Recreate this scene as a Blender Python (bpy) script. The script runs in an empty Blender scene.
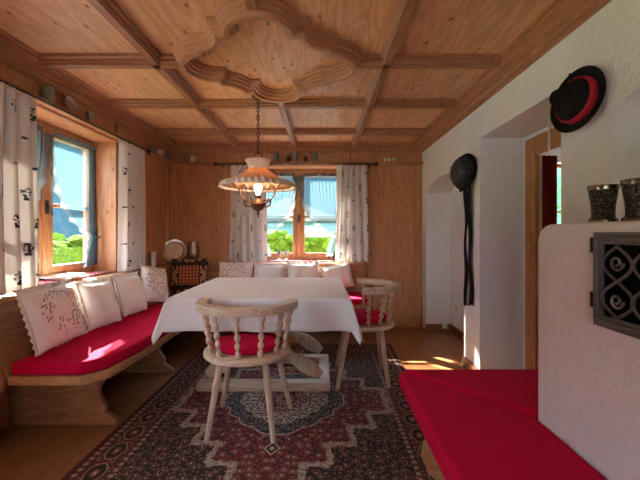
import bpy, bmesh, math, random
from mathutils import Vector, Matrix, Euler
random.seed(7)
R = math.radians
PI = math.pi
scene = bpy.context.scene
COL = scene.collection

# ------------------------------------------------------------------ room measures (metres)
XL, XR, YB, YR = -1.87, 1.248, 4.33, -1.3      # left wall, right wall, back wall, rear wall
ZC = 2.25                                      # plank ceiling
ZB = 2.19                                      # underside of the coffer beams
LEDGE = 0.80                                   # bench back ledge and window sills
SHELF = 2.03                                   # top of the plate shelf

# ------------------------------------------------------------------ node helpers
class G:
    def __init__(s, name):
        s.m = bpy.data.materials.new(name); s.m.use_nodes = True
        s.nt = s.m.node_tree; s.n = s.nt.nodes; s.n.clear()
        s.out = s.n.new('ShaderNodeOutputMaterial')
    def put(s, sock, v):
        if isinstance(v, bpy.types.NodeSocket): s.nt.links.new(v, sock)
        elif v is not None:
            if isinstance(v, (tuple, list)) and len(v) == 3 and sock.type == 'RGBA': v = (*v, 1)
            sock.default_value = v
    def m_(s, op, a, b=None, c=None, clamp=False):
        n = s.n.new('ShaderNodeMath'); n.operation = op; n.use_clamp = clamp
        s.put(n.inputs[0], a)
        if b is not None: s.put(n.inputs[1], b)
        if c is not None: s.put(n.inputs[2], c)
        return n.outputs[0]
    def add(s, a, b): return s.m_('ADD', a, b)
    def sub(s, a, b): return s.m_('SUBTRACT', a, b)
    def mul(s, a, b): return s.m_('MULTIPLY', a, b)
    def lt(s, a, b): return s.m_('LESS_THAN', a, b)
    def gt(s, a, b): return s.m_('GREATER_THAN', a, b)
    def mx(s, a, b): return s.m_('MAXIMUM', a, b)
    def mn(s, a, b): return s.m_('MINIMUM', a, b)
    def ab(s, a): return s.m_('ABSOLUTE', a)
    def band(s, v, lo, hi): return s.mul(s.gt(v, lo), s.lt(v, hi))
    def smooth(s, v, lo, hi):
        n = s.n.new('ShaderNodeMapRange'); n.interpolation_type = 'SMOOTHSTEP'
        s.put(n.inputs[0], v); n.inputs[1].default_value = lo; n.inputs[2].default_value = hi
        return n.outputs[0]
    def vec(s, x, y, z):
        n = s.n.new('ShaderNodeCombineXYZ')
        for i, v in enumerate((x, y, z)): s.put(n.inputs[i], v)
        return n.outputs[0]
    def coords(s, kind='Object'):
        t = s.n.new('ShaderNodeTexCoord'); p = s.n.new('ShaderNodeSeparateXYZ')
        s.nt.links.new(t.outputs[kind], p.inputs[0])
        return t.outputs[kind], p.outputs[0], p.outputs[1], p.outputs[2]
    def noise(s, v, scale=5, detail=3, rough=.5, dist=0):
        n = s.n.new('ShaderNodeTexNoise'); s.put(n.inputs['Vector'], v)
        n.inputs['Scale'].default_value = scale; n.inputs['Detail'].default_value = detail
        n.inputs['Roughness'].default_value = rough; n.inputs['Distortion'].default_value = dist
        return n.outputs['Fac']
    def voro(s, v, scale=5, rnd=1.0, feature='F1', out='Distance', dims='2D'):
        n = s.n.new('ShaderNodeTexVoronoi'); n.voronoi_dimensions = dims; n.feature = feature; s.put(n.inputs['Vector'], v)
        n.inputs['Scale'].default_value = scale; n.inputs['Randomness'].default_value = rnd
        return n.outputs[out]
    def white(s, v):
        n = s.n.new('ShaderNodeTexWhiteNoise'); n.noise_dimensions = '1D'; s.put(n.inputs['W'], v)
        return n.outputs['Value']
    def mix(s, f, a, b, mode='MIX'):
        n = s.n.new('ShaderNodeMix'); n.data_type = 'RGBA'; n.blend_type = mode; n.clamp_factor = True
        s.put(n.inputs[0], f); s.put(n.inputs[6], a); s.put(n.inputs[7], b)
        return n.outputs[2]
    def bump(s, h, strength=.3, dist=.01):
        n = s.n.new('ShaderNodeBump'); s.put(n.inputs['Height'], h)
        n.inputs['Strength'].default_value = strength; n.inputs['Distance'].default_value = dist
        return n.outputs[0]
    def pbr(s, color, rough=.6, metal=0, normal=None, **kw):
        n = s.n.new('ShaderNodeBsdfPrincipled')
        s.put(n.inputs['Base Color'], color); s.put(n.inputs['Roughness'], rough)
        s.put(n.inputs['Metallic'], metal)
        if normal is not None: s.put(n.inputs['Normal'], normal)
        for k, v in kw.items(): s.put(n.inputs[k.replace('_', ' ')], v)
        return n.outputs[0]
    def end(s, sh):
        s.nt.links.new(sh, s.out.inputs[0]); return s.m

def flat(name, col, rough=.6, metal=0, bump=0, bscale=60, var=.12, **kw):
    g = G(name); v, x, y, z = g.coords()
    n = g.noise(v, bscale, 3)
    c = g.mix(n, tuple(k*(1-var) for k in col), tuple(min(1, k*(1+var)) for k in col))
    return g.end(g.pbr(c, rough, metal, g.bump(n, bump, .004) if bump else None, **kw))

def wood(name, light, dark, along='y', across='x', plank=None, knots=.5, scale=1.0, rough=.45, gap=.6, var=.12, bump=.06):
    g = G(name); v, x, y, z = g.coords(); ax = {'x': x, 'y': y, 'z': z}
    a = ax[along]; b = ax[across]; c = ax[[k for k in 'xyz' if k not in (along, across)][0]]
    off = 0.0; shade = None; gapm = None
    if plank:
        t = g.m_('DIVIDE', b, plank); idx = g.m_('FLOOR', t); r = g.white(idx)
        off = g.mul(r, 37.0); shade = r
        fr = g.m_('FRACT', t); gapm = g.mx(g.lt(fr, .012), g.gt(fr, .988))
    aa = g.add(g.mul(a, 1.1*scale), off)
    warp = g.vec(aa, g.mul(b, 7*scale), g.mul(c, 7*scale))
    n1 = g.noise(warp, 1.0, 4, .55, .4)
    rings = g.m_('SINE', g.mul(n1, 46))
    rings = g.add(g.mul(rings, .5), .5)
    fine = g.noise(g.vec(g.mul(aa, 4), g.mul(b, 160*scale), g.mul(c, 160*scale)), 1.0, 2)
    f = g.add(g.mul(rings, .62), g.mul(fine, .5))
    f = g.m_('MULTIPLY', f, 1.0, clamp=True)
    col = g.mix(f, light, dark)
    if shade is not None:
        col = g.mix(g.mul(shade, var*3), col, tuple(k*.62 for k in light))
    if knots:
        bc = g.add(b, c); kv = g.voro(g.vec(g.add(g.mul(a, 3.0), off), g.mul(bc, 5.5), 0.0), 1.0, 1.0)
        kk = g.smooth(g.add(kv, g.mul(g.noise(v, 40, 2), .03)), .085, .035)
        col = g.mix(g.mul(kk, knots), col, (.085, .028, .010))
    if gapm is not None: col = g.mix(g.mul(gapm, gap), col, tuple(k*.25 for k in dark))
    return g.end(g.pbr(col, rough, 0, g.bump(f, bump, .003)))

L1, D1 = (.72, .415, .215), (.50, .258, .120)          # ceiling pine
L2, D2 = (.60, .295, .130), (.42, .180, .072)          # aged wall pine
M = {}
M['ceil'] = wood('pine_ceiling_boards', L1, D1, 'y', 'x', .235, .9, gap=.22, var=.05)
M['beam_x'] = wood('pine_beam_x', (.38, .185, .088), (.25, .108, .046), 'x', 'z', None, .3)
M['beam_y'] = wood('pine_beam_y', (.38, .185, .088), (.25, .108, .046), 'y', 'z', None, .3)
M['wall_b'] = wood('pine_panel_back', L2, D2, 'z', 'x', .31, .7, gap=.2, var=.06)
M['wall_l'] = wood('pine_panel_left', L2, D2, 'z', 'y', .31, .7, gap=.2, var=.06)
M['ornament'] = flat('ornament_pine', (.38, .185, .088), .45, 0, .05, 30, .15)
M['trim_x'] = wood('pine_trim_x', (.48, .22, .095), (.31, .125, .048), 'x', 'z', None, .3)
M['trim_y'] = wood('pine_trim_y', (.48, .22, .095), (.31, .125, .048), 'y', 'z', None, .3)
M['bench'] = wood('bench_pine', (.47, .235, .11), (.31, .135, .055), 'y', 'x', None, .4)
M['bench_x'] = wood('bench_pine_x', (.47, .235, .11), (.31, .135, .055), 'x', 'z', None, .5)
M['rim'] = wood('bench_rim_pine', (.56, .31, .15), (.40, .20, .085), 'y', 'z', None, .2)
M['oak'] = wood('limed_oak', (.68, .53, .39), (.47, .34, .235), 'z', 'x', None, 0, 1.6)
M['oak_x'] = wood('limed_oak_x', (.68, .53, .39), (.47, .34, .235), 'x', 'z', None, 0, 1.6)
M['floor'] = wood('floor_boards', (.43, .19, .075), (.27, .10, .036), 'y', 'x', .19, .35, rough=.32, gap=.7, var=.2)
M['frame'] = wood('window_pine', (.52, .25, .105), (.35, .15, .058), 'z', 'x', None, .2)
M['door'] = wood('door_frame_pine', (.50, .23, .085), (.36, .14, .045), 'z', 'y', None, .4)
M['base'] = flat('baseboard_brown', (.20, .082, .034), .45)
M['red'] = flat('crimson_felt', (.50, .002, .042), .95, 0, .15, 240, .10, Specular_IOR_Level=.15)
M['cloth'] = flat('tablecloth_white', (.72, .71, .70), .8, 0, .08, 300, .03)
M['pillow'] = flat('pillow_linen', (.80, .76, .73), .9, 0, .2, 120, .04)
M['iron'] = flat('wrought_iron', (.045, .040, .038), .45, .8, .2, 80)
M['iron_grey'] = flat('grate_iron', (.16, .145, .14), .5, .7, .3, 90, .3)
M['black'] = flat('stove_dark', (.004, .004, .005), .9, Specular_IOR_Level=.05)
M['pewter'] = flat('pewter', (.42, .36, .31), .28, 1.0, .2, 45, .25)
M['pewter_dark'] = flat('dark_pewter', (.20, .15, .12), .25, 1.0, .2, 45, .25)
M['plate'] = flat('bright_pewter', (.62, .56, .50), .30, 1.0, .1, 40, .12)
M['brass'] = flat('old_brass', (.13, .062, .028), .38, .7, .1, 60, .25)
M['felt'] = flat('black_felt', (.007, .007, .008), .9, 0, .3, 160, .3, Specular_IOR_Level=.2)
M['lace'] = flat('black_lace', (.035, .035, .038), .6, 0, .6, 120, .5)
M['band'] = flat('red_hat_band', (.42, .008, .025), .8, 0, .2, 160)
M['white'] = flat('white_ceramic', (.80, .78, .74), .3)
M['socket'] = flat('white_plastic', (.62, .58, .55), .4)
M['tin'] = flat('grey_tin', (.30, .33, .31), .35, .7, .1, 60, .2)
M['stone'] = flat('pale_bounce_paving', (.60, .59, .60), .8, 0, .1, 12)  # kept pale so the added paving reflects sunlight indoors

def plaster():
    g = G('white_plaster'); v, x, y, z = g.coords()
    n = g.noise(v, 28, 5, .6); n2 = g.noise(v, 3, 3)
    c = g.mix(n2, (.70, .675, .67), (.78, .76, .755))
    return g.end(g.pbr(c, .9, 0, g.bump(n, .5, .02)))
M['plaster'] = plaster()

def fabric_trans(name, col, trans=.35, holes=0.0):
    g = G(name); v, x, y, z = g.coords()
    d = g.n.new('ShaderNodeBsdfDiffuse'); g.put(d.inputs[0], col)
    t = g.n.new('ShaderNodeBsdfTranslucent'); g.put(t.inputs[0], col)
    mx = g.n.new('ShaderNodeMixShader'); mx.inputs[0].default_value = trans
    g.nt.links.new(d.outputs[0], mx.inputs[1]); g.nt.links.new(t.outputs[0], mx.inputs[2])
    sh = mx.outputs[0]
    if holes:
        tr = g.n.new('ShaderNodeBsdfTransparent')
        m2 = g.n.new('ShaderNodeMixShader'); m2.inputs[0].default_value = holes
        g.nt.links.new(sh, m2.inputs[1]); g.nt.links.new(tr.outputs[0], m2.inputs[2]); sh = m2.outputs[0]
    return g.end(sh)
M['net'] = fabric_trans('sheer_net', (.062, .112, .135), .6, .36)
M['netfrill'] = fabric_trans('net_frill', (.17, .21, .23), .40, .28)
M['shade'] = fabric_trans('salmon_lamp_fabric', (.80, .50, .34), .26)
M['shade_white'] = fabric_trans('cream_lamp_fabric', (.86, .78, .72), .18)
M['drape_red'] = fabric_trans('dark_red_drape', (.16, .012, .012), .2)

def curtain_mat():
    g = G('printed_cotton'); v, u, w, _ = g.coords('UV')
    row = g.m_('FLOOR', g.m_('DIVIDE', w, .165))
    uo = g.add(u, g.mul(g.m_('FLOORED_MODULO', row, 2.0), .115))
    cu = g.sub(g.mul(g.m_('FRACT', g.m_('DIVIDE', uo, .23)), .23), .115)
    cw = g.sub(g.mul(g.m_('FRACT', g.m_('DIVIDE', w, .165)), .165), .0825)
    nz = g.mul(g.sub(g.noise(v, 40, 2), .5), .030)
    cu2 = g.add(cu, nz)
    # a small sprig: triangle of leaves on a pot
    e1 = g.mul(cu2, 38.0); e2 = g.mul(g.sub(cw, .006), 29.0)
    tree = g.lt(g.add(g.mul(e1, e1), g.mul(e2, e2)), 1.0)
    tree = g.mul(tree, g.gt(g.noise(v, 60, 2), .50))
    pot = g.mul(g.lt(g.ab(cu2), .013), g.band(cw, -.040, -.024))
    idx = g.white(g.add(g.mul(row, 13.0), g.m_('FLOOR', g.m_('DIVIDE', uo, .23))))
    big = g.mul(g.mx(tree, pot), g.gt(idx, .45))
    dash = g.mul(g.mul(g.lt(g.ab(cu2), .020), g.lt(g.ab(g.add(cw, nz)), .0065)), g.lt(idx, .45))
    f = g.mx(big, dash)
    col = g.mix(f, (.83, .80, .77), (.075, .075, .095))
    d = g.n.new('ShaderNodeBsdfDiffuse'); g.put(d.inputs[0], col)
    t = g.n.new('ShaderNodeBsdfTranslucent'); g.put(t.inputs[0], col)
    m = g.n.new('ShaderNodeMixShader'); m.inputs[0].default_value = .22
    g.nt.links.new(d.outputs[0], m.inputs[1]); g.nt.links.new(t.outputs[0], m.inputs[2])
    return g.end(m.outputs[0])
M['curtain'] = curtain_mat()

def embroidered(name, ink, dens=.5):
    g = G(name); v, x, y, z = g.coords()
    d = g.voro(g.vec(g.mul(g.add(x, z), .75), g.mul(g.sub(z, x), 1.5), 0.0), 30, 1.0)
    reg = g.noise(g.vec(x, 0.0, z), 7, 2)
    r = g.m_('SQRT', g.add(g.mul(x, x), g.mul(g.sub(z, .19), g.sub(z, .19))))
    f = g.mul(g.mul(g.lt(d, .30), g.gt(reg, dens)), g.lt(r, .15))
    lines = g.mul(g.lt(g.ab(g.sub(g.noise(g.vec(x, 0.0, z), 11, 2), .5)), .012), g.lt(r, .16))
    col = g.mix(g.mx(g.mul(f, .8), g.mul(lines, .10)), (.80, .75, .72), ink)
    n = g.noise(v, 14, 3)
    return g.end(g.pbr(col, .9, 0, g.bump(n, .35, .03)))
M['emb'] = embroidered('embroidered_linen', (.20, .10, .10), .50)
M['emb2'] = embroidered('embroidered_linen_grey', (.22, .17, .17), .40)

def tapestry():
    g = G('tapestry_weave'); v, x, y, z = g.coords()
    zz = g.sub(z, .2); p = g.vec(x, 0.0, zz)
    ax_, az_ = g.ab(x), g.ab(zz); q = g.mx(ax_, az_)
    sym = g.vec(ax_, az_, 0.0)
    lat = g.mul(g.m_('SINE', g.mul(g.add(ax_, az_), 90)), g.m_('SINE', g.mul(g.sub(ax_, az_), 90)))
    centre = g.mix(g.gt(lat, .1), (.20, .035, .02), (.48, .22, .10))
    fl = g.voro(sym, 13, .7)
    border = g.mix(g.lt(fl, .33), (.022, .016, .014), (.42, .26, .15))
    border = g.mix(g.lt(fl, .13), border, (.30, .06, .03))
    col = g.mix(g.lt(q, .11), border, centre)
    col = g.mix(g.band(q, .105, .118), col, (.03, .02, .018))
    return g.end(g.pbr(col, .9, 0, g.bump(g.noise(v, 200, 2), .2, .004)))
M['tapestry'] = tapestry()

RUGC = (-.25, 2.42); RW, RL = .95, 1.23
def rug_mat():
    g = G('persian_rug'); v, x, y, z = g.coords()
    ax_, ay = g.ab(x), g.ab(y); p2 = g.vec(ax_, ay, 0.0)
    e = g.mn(g.sub(RW, ax_), g.sub(RL, ay))                     # distance from the edge
    red, dark, cream, rust, navy = (.120, .008, .012), (.018, .010, .008), (.40, .31, .24), (.25, .07, .035), (.022, .022, .038)
    fl = g.voro(p2, 17, .75); fl2 = g.voro(p2, 38, .9)
    nz = g.noise(p2, 24, 3)
    # flowers of the field
    ring = g.band(fl, .20, .34)
    field = g.mix(g.gt(nz, .56), red, (.035, .012, .010))
    field = g.mix(ring, field, (.19, .055, .040))
    field = g.mix(g.lt(fl, .12), field, cream)
    field = g.mix(g.lt(fl2, .20), field, (.22, .10, .07))
    # corner spandrels: dark ground, flowers, stepped cream outline
    stepn = g.add(g.mul(g.m_('SINE', g.mul(g.sub(ax_, ay), 21)), .045), g.mul(g.sub(g.noise(p2, 30, 1), .5), .05))
    d = g.add(g.add(g.mul(ax_, .80), g.mul(ay, .60)), stepn)
    dd = g.sub(d, .575)
    sp = g.mix(g.lt(fl2, .28), dark, (.15, .075, .045))
    sp = g.mix(g.band(fl, .25, .33), sp, (.19, .05, .03))
    sp = g.mix(g.lt(fl, .10), sp, (.34, .26, .20))
    band = g.mix(g.gt(g.noise(p2, 60, 2), .5), cream, (.22, .15, .11))
    fc = g.mix(g.gt(dd, 0.0), field, band); fc = g.mix(g.gt(dd, .055), fc, sp)
    # medallion
    ang = g.m_('ARCTAN2', ay, ax_)
    rr = g.add(g.mul(g.m_('SQRT', g.add(g.mul(g.mul(x, x), 1.15), g.mul(y, y))), .6), g.mul(g.add(g.mul(ax_, 1.05), ay), .37))
    lob = g.mul(g.ab(g.m_('SINE', g.mul(ang, 8))), .03)
    md = g.sub(rr, g.add(.40, lob))
    m1 = g.mix(g.gt(nz, .52), navy, (.10, .07, .06)); m1 = g.mix(g.lt(fl2, .2), m1, (.33, .24, .18))
    m2 = g.mix(g.gt(g.noise(p2, 48, 3), .49), (.50, .41, .34), (.15, .07, .055))
    m3 = g.mix(ring, red, (.40, .26, .20)); m3 = g.mix(g.lt(fl2, .2), m3, cream)
    fc = g.mix(g.lt(md, .02), fc, cream); fc = g.mix(g.lt(md, .008), fc, m1)
    fc = g.mix(g.lt(md, -.10), fc, cream); fc = g.mix(g.lt(md, -.11), fc, m2)
    fc = g.mix(g.lt(md, -.25), fc, m3)
    # little pendants above and below the medallion
    py = g.sub(ay, .56); pd = g.add(g.mul(ax_, 1.3), g.ab(py))
    fc = g.mix(g.lt(pd, .06), fc, cream); fc = g.mix(g.lt(pd, .045), fc, dark); fc = g.mix(g.lt(pd, .022), fc, cream)
    # border bands
    s = g.mix(g.gt(g.sub(RW, ax_), g.sub(RL, ay)), y, x)        # coordinate along the edge
    sv = g.m_('FRACT', g.m_('DIVIDE', g.ab(s), .17)); su = g.mul(g.sub(sv, .5), .17)
    eo = g.sub(e, .135)
    ov = g.m_('SQRT', g.add(g.mul(su, su), g.mul(g.mul(eo, eo), 2.2)))
    ov = g.add(ov, g.mul(g.sub(nz, .5), .02))
    bo = g.mix(g.lt(fl2, .2), (.085, .018, .014), (.30, .17, .10))
    bo = g.mix(g.lt(ov, .072), bo, (.32, .17, .09)); bo = g.mix(g.lt(ov, .062), bo, dark)
    bo = g.mix(g.lt(ov, .03), bo, (.20, .05, .03)); bo = g.mix(g.lt(ov, .012), bo, cream)
    dots = g.gt(g.m_('SINE', g.mul(s, 150)), 0.0)
    gd = g.mix(dots, (.14, .025, .02), (.34, .22, .15))
    c = g.mix(g.lt(e, .235), fc, gd); c = g.mix(g.lt(e, .212), c, dark); c = g.mix(g.lt(e, .205), c, bo)
    c = g.mix(g.lt(e, .068), c, dark); c = g.mix(g.lt(e, .062), c, gd); c = g.mix(g.lt(e, .036), c, dark)
    c = g.mix(g.lt(e, .022), c, (.13, .012, .016))
    return g.end(g.pbr(c, .95, 0, g.bump(g.noise(v, 260, 2), .4, .006)))
M['rug'] = rug_mat()

def red_cloth():
    g = G('red_printed_runner'); v, x, y, z = g.coords()
    d = g.voro(v, 40, 1.0); c = g.mix(g.lt(d, .3), (.36, .02, .045), (.60, .42, .40))
    return g.end(g.pbr(c, .9))
M['runner'] = red_cloth()

def relief():
    g = G('relief_pewter'); v, x, y, z = g.coords()
    d = g.voro(v, 130, .9, dims='3D'); n = g.noise(v, 160, 2)
    c = g.mix(g.smooth(d, .25, .55), (.17, .135, .115), (.045, .036, .030))
    return g.end(g.pbr(c, .28, 1.0, g.bump(g.add(d, n), .8, .006)))
M['relief'] = relief()

def glass():
    g = G('window_glass')
    t = g.n.new('ShaderNodeBsdfTransparent'); gl = g.n.new('ShaderNodeBsdfGlossy'); gl.inputs['Roughness'].default_value = .02
    fr = g.n.new('ShaderNodeLayerWeight'); fr.inputs[0].default_value = .5
    m = g.n.new('ShaderNodeMixShader'); g.put(m.inputs[0], g.add(.03, g.mul(g.m_('POWER', fr.outputs['Facing'], 5.0), .6)))
    g.nt.links.new(t.outputs[0], m.inputs[1]); g.nt.links.new(gl.outputs[0], m.inputs[2])
    return g.end(m.outputs[0])
M['glass'] = glass()

def emit(name, col, strength):
    g = G(name); e = g.n.new('ShaderNodeEmission'); g.put(e.inputs[0], (*col, 1)); e.inputs[1].default_value = strength
    return g.end(e.outputs[0])
M['bulb'] = emit('lit_bulb', (1, .80, .52), 7)

def leafy(name, a, b, spec=.1):
    g = G(name); v, x, y, z = g.coords()
    c = g.mix(g.noise(v, 9, 4), a, b)
    return g.end(g.pbr(c, .95, 0, Specular_IOR_Level=spec, normal=g.bump(g.voro(v, 30, dims='3D'), .6, .05)))
M['hedge'] = leafy('hedge_leaves', (.012, .040, .002), (.085, .15, .006))
M['tree'] = leafy('tree_leaves', (.03, .10, .05), (.10, .22, .12))
M['lawn'] = leafy('lawn_grass', (.10, .24, .03), (.20, .36, .06))
M['hill'] = leafy('hill_forest', (.010, .026, .034), (.024, .048, .060), 0)
M['house'] = flat('neighbour_render', (.06, .11, .14), .95)
M['roof'] = flat('neighbour_roof', (.10, .075, .07), .8)

# ------------------------------------------------------------------ mesh helpers
class MB:
    def __init__(s): s.bm = bmesh.new()
    def _face(s, vs, smooth=False):
        try:
            f = s.bm.faces.new(vs); f.smooth = smooth; return f
        except ValueError: return None
    def box(s, x0, x1, y0, y1, z0, z1, bev=0, rot=None):
        b = bmesh.new()
        vs = [b.verts.new((x, y, z)) for z in (z0, z1) for x, y in ((x0, y0), (x1, y0), (x1, y1), (x0, y1))]
        for q in ((3, 2, 1, 0), (4, 5, 6, 7), (0, 1, 5, 4), (1, 2, 6, 5), (2, 3, 7, 6), (3, 0, 4, 7)):
            b.faces.new([vs[i] for i in q])
        if bev: bmesh.ops.bevel(b, geom=b.edges[:], offset=bev, segments=2, affect='EDGES', profile=.5)
        s.merge(b, rot); return s
    def merge(s, b, mat=None):
        if mat is not None: bmesh.ops.transform(b, matrix=mat, verts=b.verts)
        me = bpy.data.meshes.new('tmp'); b.to_mesh(me); b.free(); s.bm.from_mesh(me); bpy.data.meshes.remove(me)
    def prism(s, poly, h0, h1, plane='xy', bev=0, seg=2, smooth=False):
        """extrude a polygon; plane gives the two polygon axes, the third is the extrusion"""
        b = bmesh.new()
        def P(u, v, w):
            return {'xy': (u, v, w), 'xz': (u, w, v), 'yz': (w, u, v)}[plane]
        lo = [b.verts.new(P(u, v, h0)) for u, v in poly]; hi = [b.verts.new(P(u, v, h1)) for u, v in poly]
        b.faces.new(lo); b.faces.new(hi[::-1])
        n = len(poly)
        for i in range(n): b.faces.new((lo[i], hi[i], hi[(i+1) % n], lo[(i+1) % n]))
        bmesh.ops.recalc_face_normals(b, faces=b.faces)
        if bev: bmesh.ops.bevel(b, geom=b.edges[:], offset=bev, segments=seg, affect='EDGES', profile=.5)
        if smooth:
            for f in b.faces: f.smooth = True
        s.merge(b); return s
    def lathe(s, prof, n=32, mat=None, cap=True, smooth=True, rip=None):
        b = bmesh.new(); rings = []
        for r, z in prof:
            ring = []
            for i in range(n):
                a = 2*PI*i/n; rr = r*(1 + (rip(a, r, z) if rip else 0))
                ring.append(b.verts.new((rr*math.cos(a), rr*math.sin(a), z)))
            rings.append(ring)
        for k in range(len(rings)-1):
            for i in range(n):
                f = b.faces.new((rings[k][i], rings[k][(i+1) % n], rings[k+1][(i+1) % n], rings[k+1][i])); f.smooth = smooth
        if cap:
            b.faces.new(rings[0][::-1]); b.faces.new(rings[-1])
        bmesh.ops.remove_doubles(b, verts=b.verts, dist=1e-5)
        bmesh.ops.recalc_face_normals(b, faces=b.faces)
        s.merge(b, mat); return s
    def tube(s, pts, r, n=8, closed=False, cap=True):
        pts = [Vector(p) for p in pts]; m = len(pts); b = bmesh.new(); rings = []
        rad = r if callable(r) else (lambda t: r)
        up = None
        for i, p in enumerate(pts):
            if closed: t = pts[(i+1) % m] - pts[i-1]
            else: t = pts[min(i+1, m-1)] - pts[max(i-1, 0)]
            t.normalize()
            if up is None:
                up = Vector((0, 0, 1)) if abs(t.z) < .9 else Vector((1, 0, 0))
            sx = t.cross(up).normalized(); up = sx.cross(t).normalized()
            rr = rad(i/max(1, m-1))
            rings.append([b.verts.new(p + (sx*math.cos(2*PI*k/n) + up*math.sin(2*PI*k/n))*rr) for k in range(n)])
        cnt = m if closed else m-1
        for i in range(cnt):
            A, B = rings[i], rings[(i+1) % m]
            for k in range(n):
                f = b.faces.new((A[k], A[(k+1) % n], B[(k+1) % n], B[k])); f.smooth = True
        if not closed and cap:
            b.faces.new(rings[0]); b.faces.new(rings[-1][::-1])
        bmesh.ops.recalc_face_normals(b, faces=b.faces)
        s.merge(b); return s
    def sweep(s, path, prof, closed=False, cap=True):
        """path: 2D points in plan; prof: (offset to the left of travel, z)"""
        n = len(path); b = bmesh.new(); rows = []
        for i in range(n):
            p = Vector(path[i])
            d0 = (p - Vector(path[i-1])) if (i > 0 or closed) else None
            d1 = (Vector(path[(i+1) % n]) - p) if (i < n-1 or closed) else None
            d0 = d0.normalized() if d0 else d1.normalized(); d1 = d1.normalized() if d1 else d0
            n0 = Vector((-d0.y, d0.x)); n1 = Vector((-d1.y, d1.x))
            m = n0 + n1
            m = m/max(.35, m.length_squared/2) if m.length > 1e-6 else n0
            rows.append([b.verts.new((p.x + m.x*o, p.y + m.y*o, z)) for o, z in prof])
        for i in range(n if closed else n-1):
            A, B = rows[i], rows[(i+1) % n]
            for k in range(len(prof)):
                j = (k+1) % len(prof)
                b.faces.new((A[k], B[k], B[j], A[j]))
        if not closed and cap:
            b.faces.new(rows[0]); b.faces.new(rows[-1][::-1])
        bmesh.ops.recalc_face_normals(b, faces=b.faces)
        s.merge(b); return s
    def grid(s, f, nu, nv, uv=None, thick=0, smooth=True):
        b = s.bm; L = b.loops.layers.uv.verify() if uv else None
        g = [[b.verts.new(f(i/nu, j/nv)) for j in range(nv+1)] for i in range(nu+1)]
        for i in range(nu):
            for j in range(nv):
                q = [(i, j), (i+1, j), (i+1, j+1), (i, j+1)]
                fc = b.faces.new([g[a][c] for a, c in q]); fc.smooth = smooth
                if uv:
                    for lp, (a, c) in zip(fc.loops, q): lp[L].uv = uv(a/nu, c/nv)
        return s
    def build(s, name, mat, parent=None, smooth=None, solid=0, subsurf=0, loc=None):
        me = bpy.data.meshes.new(name)
        if smooth is not None:
            for f in s.bm.faces: f.smooth = smooth
        s.bm.to_mesh(me); s.bm.free(); me.materials.append(mat)
        me.set_sharp_from_angle(angle=R(40))
        o = bpy.data.objects.new(name, me); COL.objects.link(o)
        if parent: o.parent = parent
        if loc: o.location = loc
        if solid:
            k = o.modifiers.new('thickness', 'SOLIDIFY'); k.thickness = solid; k.offset = 0
        if subsurf:
            k = o.modifiers.new('smooth', 'SUBSURF'); k.levels = k.render_levels = subsurf
        return o

def empty(name, loc=(0, 0, 0), rz=0, rot=None):
    o = bpy.data.objects.new(name, None); COL.objects.link(o); o.location = loc
    o.rotation_euler = rot if rot else (0, 0, rz); o.empty_display_size = .05
    return o
def tag(o, label, cat, group=None, kind=None):
    o['label'] = label; o['category'] = cat
    if group: o['group'] = group
    if kind: o['kind'] = kind
    return o
def struct(o): o['kind'] = 'structure'; return o
def copy_tree(o, parent=None):
    c = o.copy(); COL.objects.link(c)
    if parent: c.parent = parent
    for ch in list(o.children): copy_tree(ch, c)
    return c
def rotm(axis, deg): return Matrix.Rotation(R(deg), 4, axis)
def trm(x, y, z): return Matrix.Translation((x, y, z))

# ------------------------------------------------------------------ room shell
struct(MB().box(XL-.3, 4.2, YR, YB+.3, -.12, 0).build('floor', M['floor']))
struct(MB().box(XL-.3, XR+.35, YR, YB+.3, ZC, ZC+.12).build('ceiling', M['ceil']))

WIN0, WIN1, WZ0, WZ1 = 2.03, 3.19, LEDGE, 1.986      # left recess (along y)
BX0, BX1 = -.866, .294                               # back recess (along x)
w = MB()
w.box(XL-.30, XL, YR, -.10, 0, ZC); w.box(XL-.30, XL, 1.06, WIN0, 0, ZC); w.box(XL-.30, XL, -.10, 1.06, 0, WZ0); w.box(XL-.30, XL, -.10, 1.06, WZ1, ZC); w.box(XL-.30, XL, WIN1, YB+.30, 0, ZC)  # the nearer opening is cut for the added daylight window
w.box(XL-.30, XL, WIN0, WIN1, 0, WZ0); w.box(XL-.30, XL, WIN0, WIN1, WZ1, ZC)
struct(w.build('wall_left', M['wall_l']))
w = MB()
w.box(XL, BX0, YB, YB+.30, 0, ZC); w.box(BX1, XR+.02, YB, YB+.30, 0, ZC)
w.box(BX0, BX1, YB, YB+.30, 0, WZ0); w.box(BX0, BX1, YB, YB+.30, WZ1, ZC)
struct(w.build('wall_back', M['wall_b']))

# white plaster wall with arched niche, door recess and stove alcove cut out
def boolean_cut(o, cutters):
    for c in cutters:
        md = o.modifiers.new('cut', 'BOOLEAN'); md.operation = 'DIFFERENCE'; md.object = c; md.solver = 'EXACT'
    bpy.context.view_layer.update()
    dg = bpy.context.evaluated_depsgraph_get()
    me = bpy.data.meshes.new_from_object(o.evaluated_get(dg))
    o.modifiers.clear(); old = o.data; me.set_sharp_from_angle(angle=R(25)); o.data = me; bpy.data.meshes.remove(old)
    for c in cutters:
        m = c.data; bpy.data.objects.remove(c); bpy.data.meshes.remove(m)
wr = MB().box(XR, 1.70, YR, YB+.30, 0, ZC+.12).build('wall_right', M['plaster'])
def arch(y0, y1, spring, rise, z0, n=16):
    c, h = (y0+y1)/2, (y1-y0)/2
    return [(y0, z0), (y1, z0)] + [(c+h*math.cos(PI*i/n), spring+rise*math.sin(PI*i/n)) for i in range(n+1)]
c1 = MB().prism(arch(3.05, 4.15, 1.60, .15, -.05), XR-.14, 1.54, 'yz').build('cut', M['plaster'])
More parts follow.
